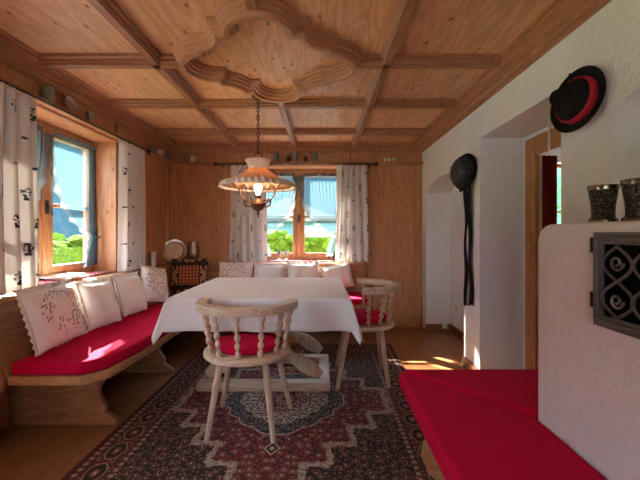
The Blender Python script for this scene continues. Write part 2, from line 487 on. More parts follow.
c2 = MB().box(XR-.14, 1.59, 1.82, 2.75, -.05, 1.904).build('cut', M['plaster'])
c3 = MB().box(1.5, 1.8, 1.90, 2.69, -.05, 1.86).build('cut', M['plaster'])
# alcove above the stove: its back leans out to nothing at the bottom
b = MB(); pr = arch(.86, 1.51, 1.63, .12, 1.36, 14)
def alc_depth(z): return max(.0, (z-1.36))**1.25*.75 + .004
bm = b.bm
fr = [bm.verts.new((XR-.05, y, z)) for y, z in pr]; bk = [bm.verts.new((XR+alc_depth(z), y, z)) for y, z in pr]
mid = []
n = len(pr)
bm.faces.new(fr); 
for i in range(n): bm.faces.new((fr[i], bk[i], bk[(i+1) % n], fr[(i+1) % n]))
bm.faces.new(bk[::-1])
bmesh.ops.recalc_face_normals(bm, faces=bm.faces)
bmesh.ops.triangulate(bm, faces=bm.faces)
c4 = b.build('cut', M['plaster'])
boolean_cut(wr, [c1, c2, c3, c4]); struct(wr)

# baseboards
struct(MB().box(1.24, 1.54, 4.135, 4.15, 0, .085).box(1.525, 1.54, 3.05, 4.135, 0, .085)
       .box(1.232, XR, 2.75, 3.05, 0, .085).box(XR, 1.59, 2.735, 2.75, 0, .085).build('baseboard_right', M['base']))
struct(MB().box(.56, XR, YB-.022, YB, 0, .15, .006).build('baseboard_back', M['trim_x']))

# crown moulding round three sides, plate shelf on two
crown = [(0, 2.152), (.026, 2.152), (.026, 2.166), (.040, 2.168), (.050, 2.184), (.072, 2.187), (.072, 2.202), (.090, 2.204), (.108, 2.221),
         (.132, 2.224), (.132, 2.237), (.152, 2.239), (.158, 2.25), (0, 2.25)]
path = [(XL, YR), (XL, YB), (XR, YB), (XR, YR)]
pp = [(-o, z) for o, z in crown]
struct(MB().sweep(path, pp).build('trim_1', M['trim_y']))
shelf = [(0, 1.994), (.02, 1.994), (.028, 2.003), (.075, 2.006), (.082, 2.014), (.078, 2.03), (0, 2.03)]
struct(MB().sweep(path[:3], [(-o, z) for o, z in shelf]).build('trim_2', M['trim_x']))
# frieze battens and panel battens
t = MB()
for y in (.9, 3.18, ): t.box(XL, XL+.012, y-.012, y+.012, 2.03, 2.163)
struct(t.build('trim_3', M['base']))
t = MB()
for x in (.36, ): t.box(x-.006, x+.006, YB-.010, YB, 2.03, 2.163)
struct(t.build('trim_4', M['base']))
t = MB()
for x0, x1 in ((XL, XL+.05), (XL+.075, XL+.10), (1.15, XR)): t.box(x0, x1, YB-.022, YB, LEDGE if x0 < 0 else .15, 1.995, .004)
struct(t.build('trim_5', M['wall_b']))
t = MB()
for y0, y1 in ((YB-.11, YB-.022), (3.62, 3.65)): t.box(XL, XL+.018, y0, y1, LEDGE, 1.995, .004)
struct(t.build('trim_6', M['wall_l']))
# recess head strips above the windows
struct(MB().box(XL, XL+.02, WIN0-.04, WIN1+.04, WZ1, 1.996, .004).build('trim_7', M['trim_y']))
struct(MB().box(BX0-.04, BX1+.04, YB-.02, YB, WZ1, 1.996, .004).build('trim_8', M['trim_x']))

# coffer beams
def beamprof(c, hw): return [(c-hw-.022, ZC+.002), (c-hw-.022, ZC-.018), (c-hw-.006, ZC-.024), (c-hw-.006, ZC-.04), (c-hw, ZC-.044), (c-hw, ZB),
                             (c+hw, ZB), (c+hw, ZC-.044), (c+hw+.006, ZC-.04), (c+hw+.006, ZC-.024), (c+hw+.022, ZC-.018), (c+hw+.022, ZC+.002)]
tn = 9
QX, QY = -.32, 2.18
BI = ((XL+.14, XR-.14, 1.49), (XL+.14, QX-.56, QY), (QX+.56, XR-.14, QY), (XL+.14, XR-.14, 2.89), (XL+.14, XR-.14, 3.68))
for x0, x1, y in BI:
    struct(MB().prism(beamprof(y, .024), x0, x1, 'yz').build('trim_%d' % tn, M['beam_x'])); tn += 1
for x, y0, y1 in ((-1.02, YR, YB-.14), (.405, YR, YB-.14), (QX, QY+.56, YB-.14), (QX, YR, QY-.56)):
    struct(MB().prism(beamprof(x, .022), y0, y1, 'xz').build('trim_%d' % tn, M['beam_y'])); tn += 1

# quatrefoil ceiling moulding
q = []
def quad(k):
    pts = []
    for i in range(0, 13):                                   # half lobe on the axis, right half
        a = PI/2 - (PI/2)*i/12; pts.append((.17*math.cos(a), .36+.17*math.sin(a)))
    pts.append((.22, .36))
    c = (.385, .385); a0 = math.atan2(.36-c[1], .22-c[0]); a1 = math.atan2(.22-c[1], .36-c[0])
    if a0 < 0: a0 += 2*PI
    if a1 < 0: a1 += 2*PI
    r = math.hypot(.22-c[0], .36-c[1])
    for i in range(1, 12): a = a0 + (a1-a0)*i/12; pts.append((c[0]+r*math.cos(a), c[1]+r*math.sin(a)))
    pts.append((.36, .22)); pts.append((.36, .17))
    for i in range(1, 12): a = PI/2 - (PI/2)*i/12; pts.append((.36+.17*math.cos(a), .17*math.sin(a)))
    out = []
    for x, y in pts:
        for _ in range(k): x, y = y, -x
        out.append((x, y))
    return out
for k in range(4): q += quad(k)
q = [(QX+x, QY+y) for x, y in q]
qp = [(-.056, ZC+.002), (-.056, ZC-.016), (-.044, ZC-.018), (-.044, ZC-.036), (-.030, ZC-.040), (-.030, ZC-.056), (-.014, ZC-.060), (-.012, ZC-.082), (.012, ZC-.082), (.014, ZC-.064),
      (.026, ZC-.060), (.026, ZC-.042), (.040, ZC-.038), (.040, ZC-.020), (.052, ZC-.016), (.052, ZC+.002)]
struct(MB().sweep(q, qp, closed=True).build('trim_%d' % tn, M['ornament'])); tn += 1

# ------------------------------------------------------------------ windows
def window(num, loc, rz):
    """local: x along the wall, y outwards, z up from the sill; frame 1.16 x 1.18"""
    W, H = 1.16, WZ1-LEDGE
    f = MB(); y0, y1 = .19, .26
    f.box(-W/2, -W/2+.045, y0, y1, 0, H, .004); f.box(W/2-.045, W/2, y0, y1, 0, H, .004)
    f.box(-W/2+.045, W/2-.045, y0, y1, H-.05, H, .004); f.box(-W/2+.045, W/2-.045, y0, y1, 0, .05, .004)
    f.box(-.032, .032, y0-.012, y1, .05, H-.05, .006)
    fo = f.build('window_%d' % num, M['frame']); fo.location = loc; fo.rotation_euler = (0, 0, rz); struct(fo)
    for s in (-1, 1):
        a, c = sorted((s*.034, s*(W/2-.047)))
        g = MB(); z0, z1 = .052, H-.052; k = .042
        g.box(a, a+k, y0-.004, y1-.02, z0, z1, .004); g.box(c-k, c, y0-.004, y1-.02, z0, z1, .004)
        g.box(a+k, c-k, y0-.004, y1-.02, z0, z0+k+.012, .004); g.box(a+k, c-k, y0-.004, y1-.02, z1-k, z1, .004)
        g.box(a+k, c-k, y0+.004, y1-.03, .558, .586, .003)
        so = g.build('sash', M['frame'], fo)
        MB().box(a+k-.004, c-k+.004, y0+.018, y0+.022, z0+k, z1-k+.004).build('pane', M['glass'], so)
    h = MB(); h.box(-.014, .014, y0-.024, y0-.010, .50, .60, .003); h.tube([(0, y0-.02, .55), (0, y0-.05, .55), (.0, y0-.052, .49)], .007)
    h.build('handle', M['iron'], fo)
    # sill board
    MB().box(-W/2, W/2, -.0, .19, -.0, .012, .003).build('sill', M['trim_x'], fo)
    return fo
window(1, (XL, (WIN0+WIN1)/2, LEDGE), PI/2)
window(2, ((BX0+BX1)/2, YB, LEDGE), 0)

window(4, (XL, .48, LEDGE), PI/2)  # unseen window, added to let more daylight in from the left
# tied-back net curtains, one per sash
def net(name, loc, rz, side, label):
    """side=+1: hangs on the right sash and is tied to its right edge"""
    root = empty(name, loc, rz); tag(root, label, 'curtain', 'net curtains on the window sashes')
    W, zt, ztie, zb = .50, 1.10, .33, .075
    def edge(v):                                    # inner free edge distance from the outer edge
        if v < .66:
            t = v/.66; return W*(1 - t**2.3) + .075*t**2.3
        t = (v-.66)/.34; return .075 + .075*math.sin(t*PI/2)
    def zz(v): return zt + (ztie-zt)*v/.66 if v < .66 else ztie + (zb-ztie)*(v-.66)/.34
    def P(u, v):
        e = edge(v); sag = (1-(2*u-1)**2)*0
        x = .555 - e*u
        droop = .13*(u**2)*math.sin(min(1, v/.66)*PI)*.6 if v < .66 else 0
        y = .165 - .006*math.sin(u*2*PI*11)*(.6+.4*min(1, e/W)) - .02*(1-e/W)
        return Vector((side*x, y, zz(v) - droop))
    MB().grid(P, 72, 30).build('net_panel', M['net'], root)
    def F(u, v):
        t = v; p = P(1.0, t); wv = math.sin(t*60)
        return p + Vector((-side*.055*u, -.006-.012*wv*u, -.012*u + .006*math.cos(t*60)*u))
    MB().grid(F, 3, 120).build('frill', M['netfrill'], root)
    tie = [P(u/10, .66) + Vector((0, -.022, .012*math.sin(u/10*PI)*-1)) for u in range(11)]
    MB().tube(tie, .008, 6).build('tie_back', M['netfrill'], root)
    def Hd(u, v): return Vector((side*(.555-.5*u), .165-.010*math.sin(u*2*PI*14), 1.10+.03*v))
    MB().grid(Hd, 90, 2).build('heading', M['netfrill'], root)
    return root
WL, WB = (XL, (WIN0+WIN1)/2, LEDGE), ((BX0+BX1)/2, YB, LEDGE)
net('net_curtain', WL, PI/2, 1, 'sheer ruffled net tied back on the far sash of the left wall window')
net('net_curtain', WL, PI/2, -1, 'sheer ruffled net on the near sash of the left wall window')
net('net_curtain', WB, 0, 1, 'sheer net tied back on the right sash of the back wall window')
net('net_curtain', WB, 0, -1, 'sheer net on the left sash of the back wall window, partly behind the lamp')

# printed curtains and iron rods
def curtain(x0, x1, loc, rz, folds, label, ph=0):
    """local frame as for a window; hangs .07 in front of the wall"""
    zt, zb = 1.984, .812
    def P(u, v):
        g = 1 + .10*v; c = (x0+x1)/2; x = c + (x0+(x1-x0)*u-c)*g
        amp = .020 + .010*v
        y = -.098 + amp*math.sin(u*folds*2*PI+ph) + .006*math.sin(u*folds*4.3*PI+1+v*2)
        return Vector((x + .01*math.sin(v*3+u*6), y, zt+(zb-zt)*v))
    flatw = (x1-x0)*1.6
    o = MB().grid(P, int(folds*14), 26, uv=lambda u, v: (u*flatw+ph, (1-v)*1.17)).build('printed_curtain', M['curtain'], solid=.003)
    o.location = loc; o.rotation_euler = (0, 0, rz)
    tag(o, label, 'curtain', 'printed cotton curtains')
    return o
def rod(xa, xb, loc, rz, label):
    root = empty('curtain_rod', loc, rz); tag(root, label, 'curtain rod', 'iron curtain rods')
    MB().tube([(xa, -.098, 1.998), (xb, -.098, 1.998)], .008).build('rod', M['iron'], root)
    for x, s in ((xa, -1), (xb, 1)):
        f = MB(); f.lathe([(.001, 0), (.012, .006), (.016, .018), (.008, .03), (.018, .04), (.010, .055), (.001, .065)], 12, trm(x, -.098, 1.998) @ rotm('Y', 90*s))
        f.tube([(x+s*.01, -.098, 1.998), (x+s*.04, -.098, 2.016), (x+s*.065, -.098, 2.0)], .005)
        f.tube([(x+s*.01, -.098, 1.998), (x+s*.04, -.098, 1.968), (x+s*.065, -.098, 1.984)], .005)
        f.build('finial', M['iron'], root)
    for x in (xa+.04, xb-.04): MB().box(x-.008, x+.008, -.098, -.0005, 1.975, 1.986).build('bracket', M['iron'], root)
rod(1.62, 3.56, (XL, 0, 0), PI/2, 'black iron curtain rod with curled finials on the left wall')
rod(-1.24, .63, (0, YB, 0), 0, 'black iron curtain rod over the back wall window')
curtain(1.70, 2.17, (XL, 0, 0), PI/2, 5.5, 'white printed curtain at the near side of the left wall window', .3)
curtain(3.11, 3.47, (XL, 0, 0), PI/2, 4.5, 'narrow white printed curtain at the far side of the left wall window', 1.1)
curtain(-1.10, -.68, (0, YB, 0), 0, 5, 'white printed curtain left of the back wall window, behind the lamp', 2.0)
curtain(.19, .555, (0, YB, 0), 0, 5, 'white printed curtain right of the back wall window', .7)

# ------------------------------------------------------------------ outside
g = MB().box(-95, 95, -95, 95, -.62, -.6).build('lawn', M['lawn']); struct(g)
struct(MB().box(-14, 14, -16, YR-.12, -.6, -.02).box(-3.5, XL-.32, YR-.12, 7.0, -.6, -.10).box(XL-.32, 4.2, YB+.32, 6.9, -.6, -.10).build('bounce_paving', M['stone']))  # unseen pale paving added to bounce sun up onto the ceiling
struct(MB().box(XL-.3, -.5, YR-.1, YR, 0, ZC).box(.4, 1.70, YR-.1, YR, 0, ZC).box(-.5, .4, YR-.1, YR, 0, 1.05).box(-.5, .4, YR-.1, YR, 1.40, ZC).build('wall_rear', M['wall_b']))  # small opening added behind the camera as daylight fill
def blob_hedge(name, cx, cy, lx, ly, z0, z1, mat, label, cat, seed, n=420, group=None):
    rnd = random.Random(seed); m = MB()
    m.box(cx-lx/2+.12, cx+lx/2-.12, cy-ly/2+.12, cy+ly/2-.12, z0, z1-.12)
    for i in range(n):
        x = cx + rnd.uniform(-.5, .5)*lx; y = cy + rnd.uniform(-.5, .5)*ly; z = z0 + (z1-z0)*rnd.random()**.8
        r = rnd.uniform(.07, .17)
        bb = bmesh.new(); bmesh.ops.create_icosphere(bb, subdivisions=1, radius=r)
        for v_ in bb.verts: v_.co *= rnd.uniform(.6, 1.35)
        m.merge(bb, trm(x, y, z) @ Euler((rnd.random()*6, rnd.random()*6, 0)).to_matrix().to_4x4())
    o = m.build(name, mat); tag(o, label, cat, group); return o
blob_hedge('garden_hedge', -1.0, 7.4, 6.5, .8, -.6, 1.13, M['hedge'], 'yellow green clipped hedge outside the back wall window', 'hedge', 1, 900)
blob_hedge('garden_bush', -4.3, 4.95, 1.5, 2.3, -.6, 1.06, M['hedge'], 'yellow green bush outside the left wall window', 'bush', 2, 500)
def tree(x, y, h, r, seed, label):
    rnd = random.Random(seed); root = empty('garden_tree', (x, y, -.6)); tag(root, label, 'tree', 'trees beyond the garden')
    MB().tube([(0, 0, -.0), (.05, 0, h*.3), (0, .03, h*.75)], lambda t: .16*(1-.7*t), 8).build('trunk', M['roof'], root)
    m = MB()
    for i in range(90):
        a = rnd.random()*2*PI; zz = rnd.random(); rr = r*(1-zz*.75)*rnd.random()**.5
        bb = bmesh.new(); bmesh.ops.create_icosphere(bb, subdivisions=2, radius=rnd.uniform(.3, .55))
        for v_ in bb.verts: v_.co *= rnd.uniform(.7, 1.3)
        m.merge(bb, trm(rr*math.cos(a), rr*math.sin(a), h*(.22+.75*zz)))
    m.build('crown', M['tree'], root)
tree(-6.2, 15.5, 5.0, 1.4, 3, 'dark tree far left behind the hedge of the back wall window')
tree(5.6, 8.6, 3.2, 1.0, 6, 'green tree outside the window seen through the doorway')
tree(-9.5, 9.5, 5.5, 1.7, 5, 'dark tree beyond the bush outside the left wall window')
def hills():
    rnd = random.Random(11); m = MB(); n = 60; ph = [rnd.uniform(0, 6) for _ in range(5)]
    def P(u, v):
        a = R(35+175*u)                                     # from the right of the back window round to the left
        rr = 45 + 45*v; top = 40 + 5*math.sin(u*9+ph[0]) + 3*math.sin(u*23+ph[1]) + 1.2*math.sin(u*61+ph[2])
        z = -.7 + top*v**.8 + .9*math.sin(u*80+v*17+ph[3])*v
        return Vector((rr*math.cos(a), rr*math.sin(a), z))
    m.grid(P, 140, 14)
    struct(m.build('hills', M['hill']))
hills()
hs = empty('neighbour_house', (-1.6, 17, -.6)); tag(hs, 'blue grey house far behind the hedge of the back wall window', 'house')
MB().box(-2.4, 2.4, 0, 4, 0, 2.4).build('wall', M['house'], hs)
MB().prism([(-2.8, 2.35), (2.8, 2.35), (0, 3.5)], -.4, 4.4, 'xz').build('roof', M['roof'], hs)

# ------------------------------------------------------------------ corner bench
def scallop(poly_edge_x, z0, z1, amp, n=24):
    pts = []
    for i in range(n+1):
        t = i/n; z = z0+(z1-z0)*t
        x = poly_edge_x + amp*(-.95*math.exp(-((t-.55)/.25)**2) - .35*math.exp(-((t-.22)/.05)**2) + .55*math.exp(-((t-.05)/.10)**2)) + .35*amp*max(0, (t-.8)/.2)
        pts.append((x, z))
    return pts
bl = empty('corner_bench', (-1.5, 3.0, 0)); tag(bl, 'L-shaped pine corner bench along the left and back walls, with scalloped supports', 'bench')
O = Vector((-1.5, 3.0, 0))
def B(m, name, mat, parent, o=O):
    bmesh.ops.translate(m.bm, verts=m.bm.verts, vec=-o); return m.build(name, mat, parent)
SX = -1.125
seat_poly = [(-1.64, 1.83), (-1.262, 1.83), (-1.160, 1.93), (-1.135, 2.3), (SX, 3.72), (-1.64, 3.72)]
B(MB().prism(seat_poly, .355, .402, 'xy', .005), 'seat_board', M['rim'], bl)
for y in (2.107, 2.90):
    B(MB().prism([(XL+.002, 0)] + [(x, z) for x, z in scallop(-1.27, 0, .354, .075)] + [(XL+.002, .354)], y, y+.035, 'xz', .003), 'support', M['bench_x'], bl)
bk = MB()
bk.prism([(-1.665, .402), (-1.635, .402), (-1.755, .770), (-1.785, .770)], 1.83, YB-.01, 'xz')
B(bk, 'backrest', M['bench'], bl)
B(MB().box(XL+.002, -1.735, 1.80, YB-.005, .772, .80, .006), 'ledge', M['rim'], bl)
B(MB().prism([(XL+.002, 0), (-1.70, 0), (-1.70, .30), (-1.645, .34), (-1.645, .40), (-1.745, .771), (XL+.002, .771)], 1.80, 1.829, 'xz', .003), 'end_panel', M['bench_x'], bl)

bb_, O2 = bl, O
B(MB().prism([(-1.11, 3.64), (.50, 3.64), (.50, 4.12), (-1.64, 4.12), (-1.64, 3.725), (-1.11, 3.725)], .355, .402, 'xy', .005), 'seat_board', M['rim'], bb_, O2)
for x in (-.30, .42):
    B(MB().prism([(4.32, 0)] + [(2*3.77-yy+.0, z) for yy, z in scallop(3.77, 0, .354, .06)] + [(4.32, .354)], x, x+.035, 'yz', .003), 'support', M['bench'], bb_, O2)
B(MB().prism([(4.10, .402), (4.13, .402), (4.24, .770), (4.21, .770)], -1.63, .50, 'yz'), 'backrest', M['bench_x'], bb_, O2)
B(MB().box(-1.73, .525, 4.19, YB-.002, .772, .80, .006), 'ledge', M['rim'], bb_, O2)
B(MB().prism([(4.10, 0), (4.32, 0), (4.32, .771), (4.215, .771), (4.10, .40)], .501, .53, 'yz', .003), 'end_panel', M['bench'], bb_, O2)

# seat cushions
def cushion(name, poly, z0, z1, label, cat='seat cushion', group=None, bev=.018):
    cx = sum(p[0] for p in poly)/len(poly); cy = sum(p[1] for p in poly)/len(poly)
    m = MB().prism([(x-cx, y-cy) for x, y in poly], 0, z1-z0, 'xy', bev, 3)
    o = m.build(name, M['red'], smooth=True, loc=(cx, cy, z0)); tag(o, label, cat, group)
    md = o.modifiers.new('wn', 'WEIGHTED_NORMAL'); md.keep_sharp = False
    return o
cushion('bench_cushion', [(-1.632, 1.835), (-1.262, 1.835), (-1.175, 1.93), (SX-.01, 2.2), (SX-.01, 3.715), (-1.632, 3.715)], .404, .475,
        'long crimson seat cushion on the left wall bench', group='crimson bench cushions')
cushion('bench_cushion', [(-1.10, 3.65), (.49, 3.65), (.49, 4.095), (-1.62, 4.095), (-1.62, 3.73), (-1.10, 3.73)], .404, .475,
        'crimson seat cushion on the back wall bench, mostly hidden by the table', group='crimson bench cushions')

# pillows
def pillow(label, loc, w, h, t, yaw, tilt, roll, mat, frill=.022, group='white pillows on the left wall bench', lip=10, name='throw_pillow', seed=0):
    root = empty(name, loc); root.rotation_euler = (Matrix.Rotation(yaw, 3, 'Z') @ Matrix.Rotation(-tilt, 3, 'X') @ Matrix.Rotation(roll, 3, 'Y')).to_euler()
    tag(root, label, 'pillow', group); rnd = random.Random(seed); n = 22; m = MB(); bm = m.bm
    ph = [rnd.uniform(0, 6) for _ in range(4)]
    def xy(u, v):
        x = w/2*u*(1-.07*(1-v*v)); z = h/2 + h/2*v*(1-.07*(1-u*u)); return x, z
    vs = {}
    for s in (-1, 1):
        for i in range(n+1):
            for j in range(n+1):
                u, v = 2*i/n-1, 2*j/n-1
                x, z = xy(u, v); d = t/2*max(0, (1-u**4)*(1-v**4))**.55
                d *= 1 + .07*math.sin(u*6+ph[0]+2*v) + .06*math.sin(v*7+ph[1]-u*3)
                if (i in (0, n) or j in (0, n)) and s == 1: vs[s, i, j] = vs[-1, i, j]; continue
                vs[s, i, j] = bm.verts.new((x, s*d, z))
    for s in (-1, 1):
        for i in range(n):
            for j in range(n):
                qd = [vs[s, i, j], vs[s, i+1, j], vs[s, i+1, j+1], vs[s, i, j+1]]
                f = bm.faces.new(qd if s < 0 else qd[::-1]); f.smooth = True
    m.build('pillow_case', mat, root)
    if frill:
        def E(a):
            a = (a % 1)*4; k = int(a); f = a-k; c = 2*f-1
            return [(c, -1), (1, c), (-c, 1), (-1, -c)][k]
        def F(u, v):
            a, b = E(v); x, z = xy(a, b); r = math.hypot(a, b); wv = math.sin(v*4*lip*2*PI)
            k = u*frill*(1 + .13*math.cos(v*4*lip*2*PI))
            nx, nz = a/r, b/r
            if z + nz*k < .002: nz = 0 if z < .02 else nz
            return Vector((x + nx*k, (.005*wv*u), max(.002, z + nz*k)))
        fm = MB().grid(F, 3, lip*4*8); bmesh.ops.remove_doubles(fm.bm, verts=fm.bm.verts, dist=1e-5)
        fm.build('frill', M['pillow'], root, solid=.002)
    return root
CZ = .477
pillow('large white embroidered pillow with scalloped edge, nearest on the left wall bench', (-1.545, 2.11, CZ+.012), .39, .36, .13, PI/2, .30, -.03, M['emb'], .03, seed=1)
pillow('plain white pillow with ruffled edge, second from the near end of the left bench', (-1.55, 2.53, CZ+.012), .34, .33, .13, PI/2, .32, .05, M['pillow'], .028, seed=2, lip=8)
pillow('plain white pillow with wavy edge, third from the near end of the left bench', (-1.545, 2.93, CZ+.012), .33, .33, .13, PI/2, .30, .04, M['pillow'], .024, seed=3, lip=8)
pillow('white embroidered pillow turned on its corner at the far end of the left bench', (-1.535, 3.28, CZ+.035), .33, .34, .11, R(80), .28, .22, M['emb2'], .010, seed=4)
pillow('dark tapestry pillow with orange pattern in the bench corner', (-1.47, 3.90, CZ+.008), .41, .40, .13, R(14), .22, 0, M['tapestry'], 0, group='patterned pillow', seed=5)
GB = 'white pillows on the back wall bench'
pillow('white embroidered pillow, leftmost of those on the back bench', (-1.0, 4.05, CZ+.008), .40, .345, .12, 0, .28, 0, M['emb2'], .008, GB, seed=6)
pillow('white scalloped pillow, second from left on the back bench', (-.60, 4.04, CZ+.012), .36, .31, .12, 0, .28, .02, M['pillow'], .022, GB, seed=7, lip=6)
pillow('white scalloped pillow, third from left on the back bench', (-.205, 4.04, CZ+.012), .35, .33, .12, 0, .28, -.02, M['pillow'], .022, GB, seed=8, lip=6)
pillow('white pillow with slanting top, rightmost on the back bench', (.22, 4.04, CZ+.04), .33, .28, .12, 0, .28, -.20, M['pillow'], .012, GB, seed=9, lip=6)

# ------------------------------------------------------------------ rug, table, chairs
rugm = MB().box(-RW, RW, -RL, RL, 0, .010, .003)
ro = rugm.build('persian_rug', M['rug'], loc=(RUGC[0], RUGC[1], .001)); ro.rotation_euler = (0, 0, R(-1.0))
tag(ro, 'dark red oriental rug with medallion under the table and chairs', 'rug')

TX0, TX1, TY0, TY1, TZ = -.965, .18, 2.19, 3.22, .747
TC = Vector(((TX0+TX1)/2, (TY0+TY1)/2, .012))
tb = empty('dining_table', TC); tag(tb, 'wooden dining table on crossed carved legs under a white cloth', 'table')
a, d = (TX1-TX0)/2, (TY1-TY0)/2; F0 = .012
MB().box(-a, a, -d, d, .712-F0, .743-F0, .005).build('tabletop', M['oak_x'], tb)
MB().box(-a+.12, a-.12, -d+.12, -d+.15, .62-F0, .712-F0).box(-a+.12, a-.12, d-.15, d-.12, .62-F0, .712-F0)\
    .box(-a+.12, -a+.15, -d+.15, d-.15, .62-F0, .712-F0).box(a-.15, a-.12, -d+.15, d-.15, .62-F0, .712-F0).build('apron', M['oak_x'], tb)
fx0, fx1, fy0, fy1 = -.90-TC.x, .066-TC.x, 2.52-TC.y, 3.14-TC.y
def rail(x0, x1, y0, y1): MB().box(x0, x1, y0, y1, 0, .065, .01).build('foot_rail', M['oak_x'], tb)
rail(fx0, fx1, fy0, fy0+.085); rail(fx0, fx1, fy1-.085, fy1); rail(fx0, fx0+.085, fy0+.085, fy1-.085); rail(fx1-.085, fx1, fy0+.085, fy1-.085)
def carved(p, q, wd, y0, y1):
    """scalloped board from foot p to head q in the xz plane"""
    p, q = Vector(p), Vector(q); dr = (q-p); L = dr.length; dr.normalize(); nn = Vector((-dr.y, dr.x)); pts = []
    n = 40
    def w_(t): return wd*(.48 + .48*abs(math.sin(t*PI*3.5)) + .25*math.exp(-((t-.5)/.12)**2))
    for i in range(n+1): t = i/n; c = p + dr*L*t + nn*w_(t)*.5; pts.append((c.x, c.y))
    for i in range(n, -1, -1): t = i/n; c = p + dr*L*t - nn*w_(t)*.5; pts.append((c.x, c.y))
    return MB().prism(pts, y0, y1, 'xz', .004)
cx = (fx0+fx1)/2
for yy in (fy0+.018, fy1-.066):
    for s in (-1, 1):
        k = .0 if s > 0 else .0
        y0 = yy if s > 0 else yy+.024
        carved((cx+s*.42, .11), (cx-s*.36, .600), .12, y0, y0+.024).build('leg', M['oak'], tb)
MB().box(cx-.025, cx+.025, fy0+.066, fy1-.066, .30, .40, .01).build('stretcher', M['oak_x'], tb)

# tablecloth: draped, falling in cones at the corners
def cloth():
    ov = .205; zt = .7475; n = 74; m = 70; W, D = a+ov, d+ov
    def P(u, v):
        x, y = -W+2*W*u, -D+2*D*v
        px, py = max(-a-.003, min(a+.003, x)), max(-d-.003, min(d+.003, y))
        dx, dy = x-px, y-py; s = math.hypot(dx, dy)
        if s < 1e-6: return Vector((px, py, zt - .0))
        ux, uy = dx/s, dy/s
        corner = abs(ux*uy)*2
        flare = .10 + .16*corner + .05*math.sin(x*9+y*7)*(1-corner)
        r = .010; bend = min(1, s/r)
        out = s*flare*bend + .004
        wave = .012*math.sin(x*21+1.0)*(s/ov) if abs(uy) > .9 else (.012*math.sin(y*19)*(s/ov) if abs(ux) > .9 else .0)
        if corner > .05:
            th = math.atan2(abs(dy), abs(dx)); wave = .022*math.sin(th*4)*(s/ov)*corner - .0
        out += wave
        return Vector((px+ux*out, py+uy*out, zt - s*math.sqrt(max(.05, 1-flare**2))))
    us = []
    mm = MB(); mm.grid(P, n, m)
    o = mm.build('tablecloth', M['cloth'], solid=.002, loc=(TC.x, TC.y, 0)); tag(o, 'plain white cloth draped over the dining table', 'tablecloth')
cloth()

def turned(z0, z1, r=.012):
    L = z1-z0; pr = []
    for i in range(41):
        t = i/40; k = r*(.62 + .62*abs(math.sin(t*PI*5))**1.3)
        if abs(t-.5) < .04: k = r*1.25
        pr.append((k, z0+L*t))
    return pr
def chair(loc, rz, label):
    """local: faces +y; rail wraps the back (-y)"""
    root = empty('spindle_armchair', loc, rz); tag(root, label, 'chair', 'pale wooden spindle chairs')
    ex, ey = .255, .235
    ell = [(ex*math.cos(2*PI*i/56), ey*math.sin(2*PI*i/56)) for i in range(56)]
    MB().prism(ell, .428, .462, 'xy', .010, 3).build('seat', M['oak_x'], root)
    # broad bent rail
    arc = []
    for i in range(41):
        t = R(172) + R(196)*i/40
        arc.append((.262*math.cos(t), .245*math.sin(t)))
    prof = [(-.032, .704), (.024, .704), (.029, .710), (.029, .742), (.023, .748), (-.030, .748), (-.036, .742), (-.036, .710)]
    MB().sweep(arc, prof).build('back_rail', M['oak_x'], root)
    for dg in (184, 211, 239, 270, 301, 329, 356):
        t = R(dg); b0 = (.218*math.cos(t), .20*math.sin(t)); b1 = (.257*math.cos(t), .240*math.sin(t))
        m = MB().lathe(turned(0, .247, .0138), 10); v0 = Vector((b0[0], b0[1], .460)); v1 = Vector((b1[0], b1[1], .706))
        rot = Vector((0, 0, 1)).rotation_difference(v1-v0).to_matrix().to_4x4(); bmesh.ops.transform(m.bm, matrix=trm(*v0) @ rot, verts=m.bm.verts)
        m.build('spindle', M['oak'], root)
    for (tx, ty, gx, gy) in ((-.125, -.115, -.185, -.165), (.125, -.115, .185, -.165), (-.14, .13, -.225, .215), (.14, .13, .225, .215)):
        v0, v1 = Vector((tx, ty, .43)), Vector((gx, gy, 0.002))
        m = MB().tube([v0.lerp(v1, i/10) for i in range(11)], lambda t: .021-.006*t, 8)
        m.build('leg', M['oak'], root)
    return root
chair((-.434, 2.08, .015), R(-3), 'pale spindle armchair in front of the table, its back to the viewer')
chair((.34, 2.77, .015), R(88), 'pale spindle armchair at the right end of the table')
def pad(loc, label):
    pr = [(.001, 0), (.17, 0), (.196, .008), (.204, .022), (.196, .038), (.165, .049), (.001, .055)]
    o = MB().lathe(pr, 40).build('seat_pad', M['red'], loc=loc); o.scale = (1, .93, 1); tag(o, label, 'seat cushion', 'round crimson chair pads'); return o
pad((-.434, 2.095, .4785), 'round crimson pad on the chair in front of the table')
pad((.33, 2.77, .4785), 'round crimson pad on the chair right of the table').scale = (.93, 1, 1)

# ------------------------------------------------------------------ pendant lamp
LX, LY = -.498, 2.77
lp = empty('pendant_lamp', (LX, LY, 1.30)); tag(lp, 'pleated salmon fabric pendant lamp on a chain above the table, lit', 'lamp')
def LP(m, name, mat, parent=lp, **k):
    bmesh.ops.translate(m.bm, verts=m.bm.verts, vec=(0, 0, -1.30)); return m.build(name, mat, parent, **k)
LP(MB().lathe([(.001, 2.25), (.05, 2.25), (.048, 2.236), (.022, 2.222), (.008, 2.215), (.001, 2.215)], 20), 'ceiling_cup', M['iron'])
ch = MB(); z = 2.222; i = 0
while z > 1.79:
    pts = []
    for k in range(14):
        t = 2*PI*k/14; u, v = .010*math.cos(t), .021*math.sin(t)
        pts.append((u, 0, z-.019+v) if i % 2 == 0 else (0, u, z-.019+v))
    ch.tube(pts, .0036, 6, closed=True); z -= .0335; i += 1
LP(ch, 'chain', M['iron'])
